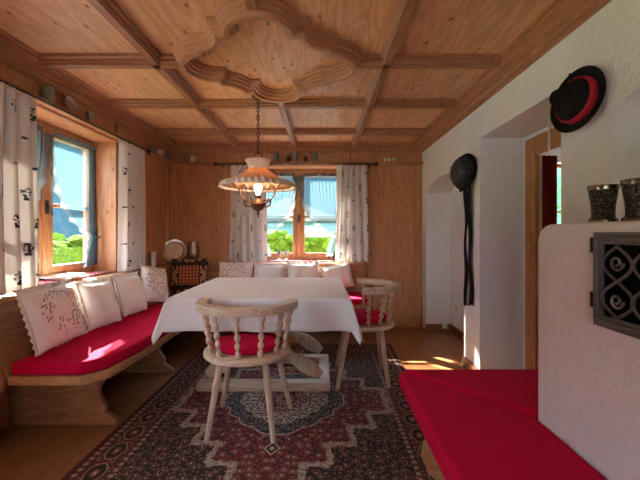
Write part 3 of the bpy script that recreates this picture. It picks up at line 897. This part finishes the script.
lr = MB(); lr.tube([(.030*math.cos(2*PI*k/20), 0, 1.768+.026*math.sin(2*PI*k/20)) for k in range(20)], .005, 6, closed=True)
lr.lathe([(.001, 1.745), (.03, 1.745), (.035, 1.735), (.014, 1.728), (.008, 1.66), (.008, 1.54), (.001, 1.54)], 14)
LP(lr, 'hanging_ring', M['brass'])
def pleat(k, amp): return lambda a_, r, z: amp*math.sin(a_*k)
LP(MB().lathe([(.064, 1.660), (.074, 1.690), (.092, 1.722), (.098, 1.735)], 160, cap=False, rip=pleat(26, .05)), 'collar', M['shade_white'], solid=.002)
LP(MB().lathe([(.062, 1.668), (.10, 1.640), (.16, 1.600), (.22, 1.565), (.275, 1.532)], 240, cap=False, rip=pleat(30, .020)), 'shade', M['shade'], solid=.002)
LP(MB().lathe([(.258, 1.552), (.270, 1.558), (.282, 1.548), (.289, 1.534), (.288, 1.524), (.300, 1.514)], 300, cap=False, rip=lambda a_, r, z: .030*math.sin(a_*36+z*50)*(.3 if abs(z-1.552) < .002 else 1)), 'frill', M['shade_white'], solid=.002)
LP(MB().lathe([(.001, 1.455), (.012, 1.456), (.014, 1.47), (.026, 1.495), (.031, 1.515), (.026, 1.538), (.001, 1.548)], 20), 'bulb', M['bulb'])
LP(MB().lathe([(.001, 1.30), (.006, 1.304), (.010, 1.315), (.006, 1.325), (.018, 1.332), (.045, 1.350), (.060, 1.372), (.062, 1.385), (.052, 1.40),
               (.030, 1.42), (.022, 1.43), (.024, 1.455), (.001, 1.455)], 28), 'urn', M['brass'])
for k in range(3):
    an = R(-25+120*k); pts = []
    ctrl = [(.050, 1.375), (.085, 1.362), (.115, 1.385), (.105, 1.42), (.085, 1.415), (.09, 1.395)]
    def along(c, n=36):
        out = []
        for i in range(n+1):
            t = i/n*(len(c)-1); j = min(int(t), len(c)-2); f = t-j
            p0, p1, p2, p3 = c[max(j-1, 0)], c[j], c[j+1], c[min(j+2, len(c)-1)]
            out.append(tuple(.5*(2*p1[q_]+(p2[q_]-p0[q_])*f+(2*p0[q_]-5*p1[q_]+4*p2[q_]-p3[q_])*f*f+(3*p1[q_]-p0[q_]-3*p2[q_]+p3[q_])*f**3) for q_ in range(2)))
        return out
    m = MB()
    for c in ([(.040, 1.395), (.095, 1.40), (.145, 1.45), (.150, 1.51), (.115, 1.53), (.09, 1.51), (.105, 1.495)], ctrl, [(.145, 1.47), (.20, 1.53), (.262, 1.545)]):
        m.tube([(r*math.cos(an), r*math.sin(an), z) for r, z in along(c)], .006, 6)
    LP(m, 'arm', M['brass'])
pl = bpy.data.lights.new('bulb_light', 'POINT'); pl.energy = 1.4; pl.color = (1, .72, .42); pl.shadow_soft_size = .04
po = bpy.data.objects.new('bulb_light', pl); COL.objects.link(po); po.location = (LX, LY, 1.58)

# ------------------------------------------------------------------ masonry stove, its bench and what stands on it
SFX, SFY, STZ = .81, 1.315, 1.185
st = empty('masonry_stove', (1.03, .7, 0)); tag(st, 'white plastered masonry stove with rounded top on the right', 'stove')
def S(m, name, mat, parent=st, **k):
    bmesh.ops.translate(m.bm, verts=m.bm.verts, vec=(-1.03, -.7, 0)); return m.build(name, mat, parent, **k)
prof = [(-.6, 0), (SFY, 0), (SFY, STZ-.07)] + [(SFY-.07+.07*math.cos(R(90*i/8)), STZ-.07+.07*math.sin(R(90*i/8))) for i in range(1, 9)] + [(-.6, STZ)]
sb = MB().prism(prof, SFX, XR-.002, 'yz', .014, 3)
so = S(sb, 'body', M['plaster'], smooth=False)
# grate: stepped iron frame, black sheet for the unlit inside, scrolled bars
gy0, gy1, gz0, gz1 = .615, 1.028, .885, 1.155
gf = MB()
for k, (o0, dep) in enumerate(((0, .012), (.012, .020), (.022, .012))):
    w_ = .012
    y0, y1, z0, z1 = gy0+o0, gy1-o0, gz0+o0, gz1-o0
    gf.box(SFX-dep, SFX, y0, y1, z1-w_, z1, .002); gf.box(SFX-dep, SFX, y0, y1, z0, z0+w_, .002)
    gf.box(SFX-dep, SFX, y0, y0+w_, z0+w_, z1-w_, .002); gf.box(SFX-dep, SFX, y1-w_, y1, z0+w_, z1-w_, .002)
gr = S(gf, 'grate_frame', M['iron_grey'])
S(MB().box(SFX-.004, SFX-.001, gy0+.034, gy1-.034, gz0+.034, gz1-.034), 'unlit_backing', M['black'])  # flat black sheet paints the shade behind the bars
gl = MB(); ya, yb, za, zb = gy0+.036, gy1-.036, gz0+.036, gz1-.036; zm = (za+zb)/2; hh = (zb-za)/2; X = SFX-.012
cell = (yb-ya)/3.5
for k in range(4):
    yc = yb - cell*(k+.5)
    for s in (-1, 1):
        # looping strand: crosses in the middle, bulges to a lobe above and below
        pts = []
        for i in range(29):
            t = -1+2*i/28; pts.append((X+.002*s, yc + s*cell*.5*math.sin(t*PI)*(1 if True else 1), zm+hh*t*.98))
        gl.tube(pts, .0042, 6)
        for sz in (-1, 1):
            sp = []
            for i in range(22):
                t = i/21; rr = .022*(1-.7*t); an = s*(t*2.6*PI) + (PI if s > 0 else 0)
                sp.append((X, yc+s*cell*.02 + rr*math.cos(an)*1.0, zm+sz*hh*.52 + rr*math.sin(an)))
            if k % 2 == 0 and s > 0: gl.tube(sp, .0036, 6)
S(gl, 'scroll_bars', M['iron_grey'])
for z in (gz0+.05, gz1-.06): S(MB().lathe([(.006, 0), (.006, .045)], 10, trm(SFX-.010, gy1+.004, z)), 'hinge', M['iron'])

bs = empty('stove_bench', (.8, 1.2, 0)); tag(bs, 'wooden bench base wrapping round the white stove under red cushions', 'bench')
O3 = Vector((.8, 1.2, 0))
B(MB().prism([(.47, 1.70), (XR-.002, 1.70), (XR-.002, SFY+.004), (SFX-.004, SFY+.004), (SFX-.004, -.5), (.44, -.5)], .335, .382, 'xy', .004), 'seat_board', M['rim'], bs, O3)
for y in (1.42, 0.0):
    B(MB().prism([(.53, .013), (SFX-.006, .013), (SFX-.006, .334), (.46, .334), (.425, .29), (.415, .23), (.44, .17), (.50, .12)], y, y+.04, 'xz', .003), 'support', M['bench_x'], bs, O3)
for x in (.80, 1.10):
    B(MB().prism([(SFY+.006, .002), (1.62, .002), (1.66, .24), (1.68, .334), (SFY+.006, .334)], x, x+.04, 'yz', .003), 'support', M['bench'], bs, O3)
GC = 'crimson stove bench cushions'
cushion('stove_cushion', [(.388, 1.758), (.356, -.5), (SFX-.003, -.5), (SFX-.003, SFY+.003)], .384, .47,
        'crimson cushion running along the face of the white stove, mitred at the far corner', group=GC, bev=.022)
cushion('stove_cushion', [(.404, 1.777), (SFX+.008, SFY+.012), (XR-.004, SFY+.010), (XR-.004, 1.776)], .384, .47,
        'crimson cushion behind the stove, running to the white wall', group=GC, bev=.022)

def beaker(loc, s, rz, label):
    root = empty('pewter_beaker', loc, rz); tag(root, label, 'beaker', 'pewter beakers on the stove')
    m = MB().lathe([(.001, 0), (.036, 0), (.038, .004), (.036, .012), (.032, .018), (.031, .03), (.033, .06), (.037, .085), (.039, .10), (.039, .117),
                    (.036, .117), (.034, .09), (.029, .03), (.001, .02)], 36); m.build('cup', M['relief'], root)
    MB().lathe([(.0392, .106), (.0412, .107), (.0425, .119), (.042, .122), (.0395, .122), (.0392, .106)], 36, cap=False).build('rim_band', M['pewter_dark'], root)
    MB().lathe([(.030, .001), (.040, .001), (.041, .006), (.038, .013), (.031, .016)], 36, cap=False).build('foot_ring', M['pewter_dark'], root)
    root.scale = (s, s, s); return root
beaker((.925, 1.148, STZ+.0015), 1.0, 0, 'dark pewter beaker with relief on the stove, the further left one')
beaker((.960, 1.056, STZ+.0015), 1.05, 1.3, 'dark pewter beaker with relief on the stove, the nearer one at the right edge')

# ------------------------------------------------------------------ hats on the white wall
ht = empty('felt_hat', (XR-.018, 1.648, 1.775), rot=(0, 0, 0)); tag(ht, 'black felt hat with red band hung high on the white wall', 'hat')
TI = rotm('Z', 8) @ rotm('Y', -90+5)      # axis of the lathe -> into the room, drooping
MB().lathe([(.001, .012), (.10, .012), (.13, .018), (.146, .030), (.149, .036), (.145, .038), (.128, .026), (.105, .021), (.001, .020)], 48, TI).build('brim', M['felt'], ht)
MB().lathe([(.098, .021), (.094, .05), (.078, .078), (.058, .098), (.044, .110), (.040, .120), (.038, .135), (.030, .148), (.012, .155), (.001, .156)], 40, TI,
           rip=lambda a_, r, z: .03*math.sin(a_*3)).build('crown', M['felt'], ht)
MB().lathe([(.104, .021), (.1075, .030), (.103, .052), (.096, .058), (.094, .05)], 40, TI, cap=False, rip=lambda a_, r, z: .02*math.sin(a_*17+z*60)).build('band', M['band'], ht)
fe = MB().tube([TI @ Vector((.10, .03, .03)), TI @ Vector((.12, .03, .045)), TI @ Vector((.135, .025, .055))], lambda t: .010*(1-.6*t), 8); fe.build('feather', M['felt'], ht)

h2 = empty('ribbon_hat', (XR-.034, 2.915, 1.665)); tag(h2, 'black ribboned hat with long tails on the white wall pillar', 'hat')
T2 = rotm('Z', 14) @ rotm('Y', -90+4)
MB().lathe([(.001, .010), (.13, .012), (.150, .018), (.152, .024), (.12, .024), (.001, .022)], 44, T2).build('brim', M['felt'], h2)
MB().lathe([(.092, .022), (.098, .04), (.088, .055), (.097, .07), (.086, .085), (.092, .098), (.06, .112), (.052, .104), (.001, .108)], 96, T2, rip=lambda a_, r, z: .06*math.sin(a_*15+z*40)).build('crown', M['lace'], h2)
rf = MB()
for k in range(26):
    an = 2*PI*k/26; c = Vector((.112*math.cos(an), .112*math.sin(an), .045))
    rf.tube([T2 @ (c+Vector((.014*math.cos(j*PI/4)*math.cos(an), .014*math.cos(j*PI/4)*math.sin(an), .022*math.sin(j*PI/4)))) for j in range(8)], .008, 6, closed=True)
rf.build('ruche', M['lace'], h2)
for s, ln, x in ((-1, 1.00, -.018), (1, 1.02, -.010)):
    def P(u, v, s=s, ln=ln, x=x):
        return Vector((-x-.006*math.sin(v*14+s)-.01*(1-v), s*(.020+.024*v) + (u-.5)*(.062+.016*math.sin(v*9+s)), -.10 - ln*v + .01*math.sin(u*5)))
    MB().grid(P, 6, 40).build('ribbon', M['felt'], h2, solid=.003)
bw = MB()
for s in (-1, 1): bw.tube([(-.02, 0, -.13), (-.035, s*.045, -.10), (-.035, s*.05, -.15), (-.02, 0, -.14)], .012, 8)
bw.build('bow', M['felt'], h2)

# wall sockets
def plate(name, loc, rz, w_, h_, label, cat):
    root = empty(name, loc, rz); tag(root, label, cat)
    MB().box(-w_/2, w_/2, -.010, 0, -h_/2, h_/2, .003).build('cover', M['socket'], root)
    MB().lathe([(.001, 0), (.019, 0), (.019, .002), (.001, .002)], 20, trm(0, -.010, 0) @ rotm('X', 90)).build('inset', M['white'], root)
plate('power_socket', (1.54, 4.0, .30), PI/2*-1, .08, .08, 'white power socket low in the arched wall niche', 'socket')
plate('cable_outlet', (1.46, 4.135, .062), 0, .06, .055, 'small white cable outlet on the baseboard in the niche corner', 'socket')

# ------------------------------------------------------------------ doorway and the room beyond
df = MB(); x0, x1 = 1.572, 1.612
df.box(x0, x1, 2.60, 2.70, 0, 1.87, .006); df.box(x0, x1, 1.87, 1.97, 0, 1.87, .006); df.box(x0, x1, 1.97, 2.60, 1.77, 1.87, .006)
do = df.build('door_1', M['door']); struct(do)
MB().box(x1-.05, x1-.02, 2.555, 2.60, 0, 1.77).box(x1-.05, x1-.02, 1.97, 2.015, 0, 1.77).box(x1-.05, x1-.02, 2.015, 2.555, 1.73, 1.77).build('door_stop', M['door'], do)
# next room: back wall with a bright window, ceiling, side wall
w = MB(); w.box(1.70, 2.90, 4.42, 4.63, 0, 2.37); w.box(3.55, 4.2, 4.42, 4.63, 0, 2.37); w.box(2.90, 3.55, 4.42, 4.63, 0, .85); w.box(2.90, 3.55, 4.42, 4.63, 2.05, 2.37)
struct(w.build('wall_beyond', M['plaster']))
struct(MB().box(4.1, 4.2, .8, 4.42, 0, 2.37).build('wall_far_right', M['plaster']))
struct(MB().box(1.70, 4.2, .7, .8, 0, 2.37).build('wall_near_right', M['plaster']))
struct(MB().box(1.70, 4.2, .7, 4.63, 2.37, 2.45).build('ceiling_beyond', M['plaster']))
f = MB()
f.box(2.90, 2.94, 4.5, 4.56, .85, 2.05); f.box(3.51, 3.55, 4.5, 4.56, .85, 2.05); f.box(2.94, 3.51, 4.5, 4.56, .85, .90); f.box(2.94, 3.51, 4.5, 4.56, 2.0, 2.05)
f.box(2.94, 3.51, 4.51, 4.55, 1.42, 1.45)
wo = struct(f.build('window_3', M['frame']))
MB().box(2.94, 3.51, 4.53, 4.534, .90, 2.0).build('pane', M['glass'], wo)
def DR(u, v): return Vector((2.72+.20*u, 4.33+.02*math.sin(u*22), 2.12-1.9*v))
o = MB().grid(DR, 30, 6).build('door_drape', M['drape_red'], solid=.003); tag(o, 'dark red drape beside the window seen through the doorway', 'curtain')
def TS(u, v): return Vector((1.385+.014*(u-.5)*(.5+1.2*v)*(1 if v < .8 else (1-v)*5) + .010*math.sin(v*4), 2.13+.010*math.sin(v*5), 1.900-.27*v))
tr_ = MB(); tr_.grid(TS, 3, 24); o = tr_.build('hanging_ribbon', M['pillow'], solid=.004); tag(o, 'thin white ribbon hanging from the top of the door recess', 'ribbon')

# ------------------------------------------------------------------ things on the plate shelf
def pot(name, loc, prof, mat, label, cat, group, handle=0, lid=False, hrz=0):
    root = empty(name, loc, hrz); tag(root, label, cat, group)
    MB().lathe(prof, 24).build('body', mat, root)
    top = prof[-1][1] if prof[-1][0] > .005 else max(z for r, z in prof); rm = max(r for r, z in prof)
    if handle: MB().tube([(rm*.85, 0, top*.85), (rm+handle, 0, top*.8), (rm+handle*1.1, 0, top*.45), (rm*.85, 0, top*.25)], .005, 6).build('handle', mat, root)
    if lid: MB().lathe([(rm*.8, top), (rm*.82, top+.006), (.012, top+.018), (.010, top+.03), (.001, top+.034)], 20).build('lid', mat, root)
    return root
def cup(r, h): return [(.001, 0), (r*.92, 0), (r*.95, .006), (r*.86, .014), (r*.9, h*.6), (r, h), (r*.93, h), (r*.82, h*.3), (.001, h*.2)]
def bulge(r, h): return [(.001, 0), (r*.6, 0), (r*.62, .006), (r*.95, h*.3), (r, h*.45), (r*.8, h*.7), (r*.5, h*.85), (r*.6, h), (r*.5, h), (r*.4, h*.85), (.001, h*.3)]
ZS = SHELF+.0015
GL = 'pewter on the left wall shelf'
pot('pewter_mug', (XL+.038, 2.355, ZS), cup(.034, .105), M['tin'], 'dark pewter mug on the left wall shelf, left of the round plate', 'mug', GL, .02, hrz=-1.2)
pot('pewter_mug', (XL+.038, 2.78, ZS), cup(.030, .085), M['tin'], 'small dark pewter mug on the left wall shelf, right of the round plate', 'mug', GL, .018, hrz=-1.2)
def dish(loc, r, rot, mat, label, group, rim_mat=None):
    root = empty('pewter_plate', loc); root.rotation_euler = rot; tag(root, label, 'plate', group)
    MB().lathe([(.001, 0), (r*.62, 0), (r*.68, .006), (r*.72, .012), (r*.96, .018), (r, .022), (r*.98, .025), (r*.72, .017), (r*.64, .006), (.001, .004)], 48).build('plate_well', mat, root)
    MB().tube([(r*.97*math.cos(2*PI*k/48), r*.97*math.sin(2*PI*k/48), .023) for k in range(48)], .004, 6, closed=True).build('rim', rim_mat or mat, root)
    return root
dish((XL+.022, 2.565, ZS+.062), .062, (0, R(78), 0), M['pewter'], 'round pewter plate standing on the left wall shelf', GL)
GS = 'small ware on the corner of the shelf'
for y, x, k, mt, lb, ct in ((3.80, XL+.038, 0, 'tin', 'dark little jug on the left wall shelf, left of those near the corner', 'jug'),
                    (3.98, XL+.038, 1, 'white', 'white little cup on the left wall shelf near the corner', 'cup'),
                    (4.15, XL+.038, 0, 'tin', 'dark tiny jug on the shelf next to the corner', 'jug'),
                    (YB-.035, -1.70, 2, 'pewter', 'shiny round pewter pot on the back shelf beside the corner', 'pot'),
                    (YB-.035, -1.57, 1, 'white', 'pale cup on the back shelf, first right of the round pewter pot', 'cup')):
    pr = (bulge(.036, .085), cup(.030, .075), bulge(.045, .095))[k]
    pot({'jug': 'little_jug', 'cup': 'little_cup', 'pot': 'round_pot'}[ct], (x, y, ZS), pr, M[mt], lb, ct, GS, .014)
GM = 'mugs on the shelf over the back window'
for px, k, mt, hgt, lb in ((276, 0, 'tin', .105, 'grey green lidded mug, leftmost on the shelf over the back window'),
                           (288, 1, 'brass', .075, 'brown low pot, second on the shelf over the back window'),
                           (294.5, 0, 'tin', .12, 'tall grey mug in the middle of the shelf over the back window'),
                           (305.5, 1, 'brass', .07, 'brown small pot between two mugs over the back window'),
                           (314.5, 0, 'tin', .105, 'grey green mug, rightmost on the shelf over the back window')):
    x = (px-321)*(YB-.04)/350
    pot('shelf_mug' if k == 0 else 'shelf_pot', (x, YB-.042, ZS), cup(.034, hgt) if k == 0 else bulge(.032, hgt), M[mt], lb, 'mug' if k == 0 else 'pot', GM, .014 if k == 0 else 0, lid=(k == 0))
for px, lb in ((385, 'leftmost of the three tiny white cups at the right end of the shelf'), (389, 'middle of the three tiny white cups at the right end of the shelf'), (393.5, 'rightmost of the three tiny white cups at the right end of the shelf')):
    pot('tiny_cup', ((px-321)*(YB-.04)/350, YB-.04, ZS), cup(.018, .048), M['white'], lb, 'cup', 'tiny white cups on the shelf')

# ------------------------------------------------------------------ on the ledge and the sills
LZ = LEDGE+.0015
dish((-1.772, 4.235, LZ+.142), .147, (R(74), 0, R(20)), M['plate'], 'large pewter plate leaning in the corner on the bench ledge', 'pewter on the ledge', M['brass'])
pot('pewter_pitcher', (-1.555, 4.255, LZ), [(.001, 0), (.045, 0), (.047, .01), (.038, .03), (.058, .09), (.060, .14), (.045, .19), (.034, .23), (.042, .26), (.036, .26), (.028, .23), (.001, .2)], M['pewter'],
    'pewter pitcher beside the large plate in the corner', 'pitcher', 'pewter on the ledge', .03)
pot('candle_glass', (-1.79, 3.72, LZ), cup(.042, .16), M['pewter'], 'shiny silver candle cup on the left bench ledge before the corner', 'candle cup', None)
rn = MB().box(XL-.17, XL+.0, WIN0+.06, WIN1-.06, LEDGE+.0125, LEDGE+.0155).build('window_runner', M['runner']); tag(rn, 'red printed runner on the left window sill', 'cloth', 'red sill runners')
rn = MB().box(BX0+.06, BX1-.06, YB, YB+.17, LEDGE+.0125, LEDGE+.0155).build('window_runner', M['runner']); tag(rn, 'red printed runner on the back window sill', 'cloth', 'red sill runners')
dish((XL-.075, 2.62, LEDGE+.017), .155, (0, 0, 0), M['white'], 'white china plate lying on the red runner of the left window sill', 'sill plate', M['tin'])
SZ = LEDGE+.0165
for x, lb in ((-.52, 'small glass vase on the back sill, the left one of two'), (-.43, 'small glass vase on the back sill, the right one of two')):
    pot('sill_vase', (x, YB+.06, SZ), [(.001, 0), (.030, 0), (.030, .005), (.010, .02), (.010, .05), (.030, .07), (.034, .12), (.030, .12), (.024, .075), (.001, .06)], M['tin'], lb, 'vase', 'vases on the back sill')
pot('sill_pot', (.17, YB+.05, SZ), bulge(.055, .10), M['iron'], 'dark round pot on the back sill at the right curtain', 'pot', None)

# ------------------------------------------------------------------ light
wd = bpy.data.worlds.new('sky'); scene.world = wd; wd.use_nodes = True
nt = wd.node_tree; nt.nodes.clear()
o = nt.nodes.new('ShaderNodeOutputWorld'); bg = nt.nodes.new('ShaderNodeBackground')
bg.inputs[0].default_value = (.74, .91, 1.12, 1); bg.inputs[1].default_value = 4
nt.links.new(bg.outputs[0], o.inputs[0])
sn = bpy.data.lights.new('sun', 'SUN'); sn.energy = 18; sn.angle = R(.8); sn.color = (1, .92, .80)
so = bpy.data.objects.new('sun', sn); COL.objects.link(so)
so.rotation_euler = Vector((.63, -.66, -.63)).to_track_quat('-Z', 'Y').to_euler()

# ------------------------------------------------------------------ camera
cam = bpy.data.cameras.new('camera'); co = bpy.data.objects.new('camera', cam); COL.objects.link(co)
co.location = (0, 0, 1.15); co.rotation_euler = (R(90), 0, 0)
cam.sensor_width = 36; cam.lens = 350/640*36; cam.shift_x = -1/640; cam.shift_y = -6/640; cam.clip_start = .02
scene.camera = co
vs = scene.view_settings; vs.view_transform = 'Standard'; vs.look = 'None'; vs.gamma = 1; vs.use_curve_mapping = False; vs.exposure = 2.15
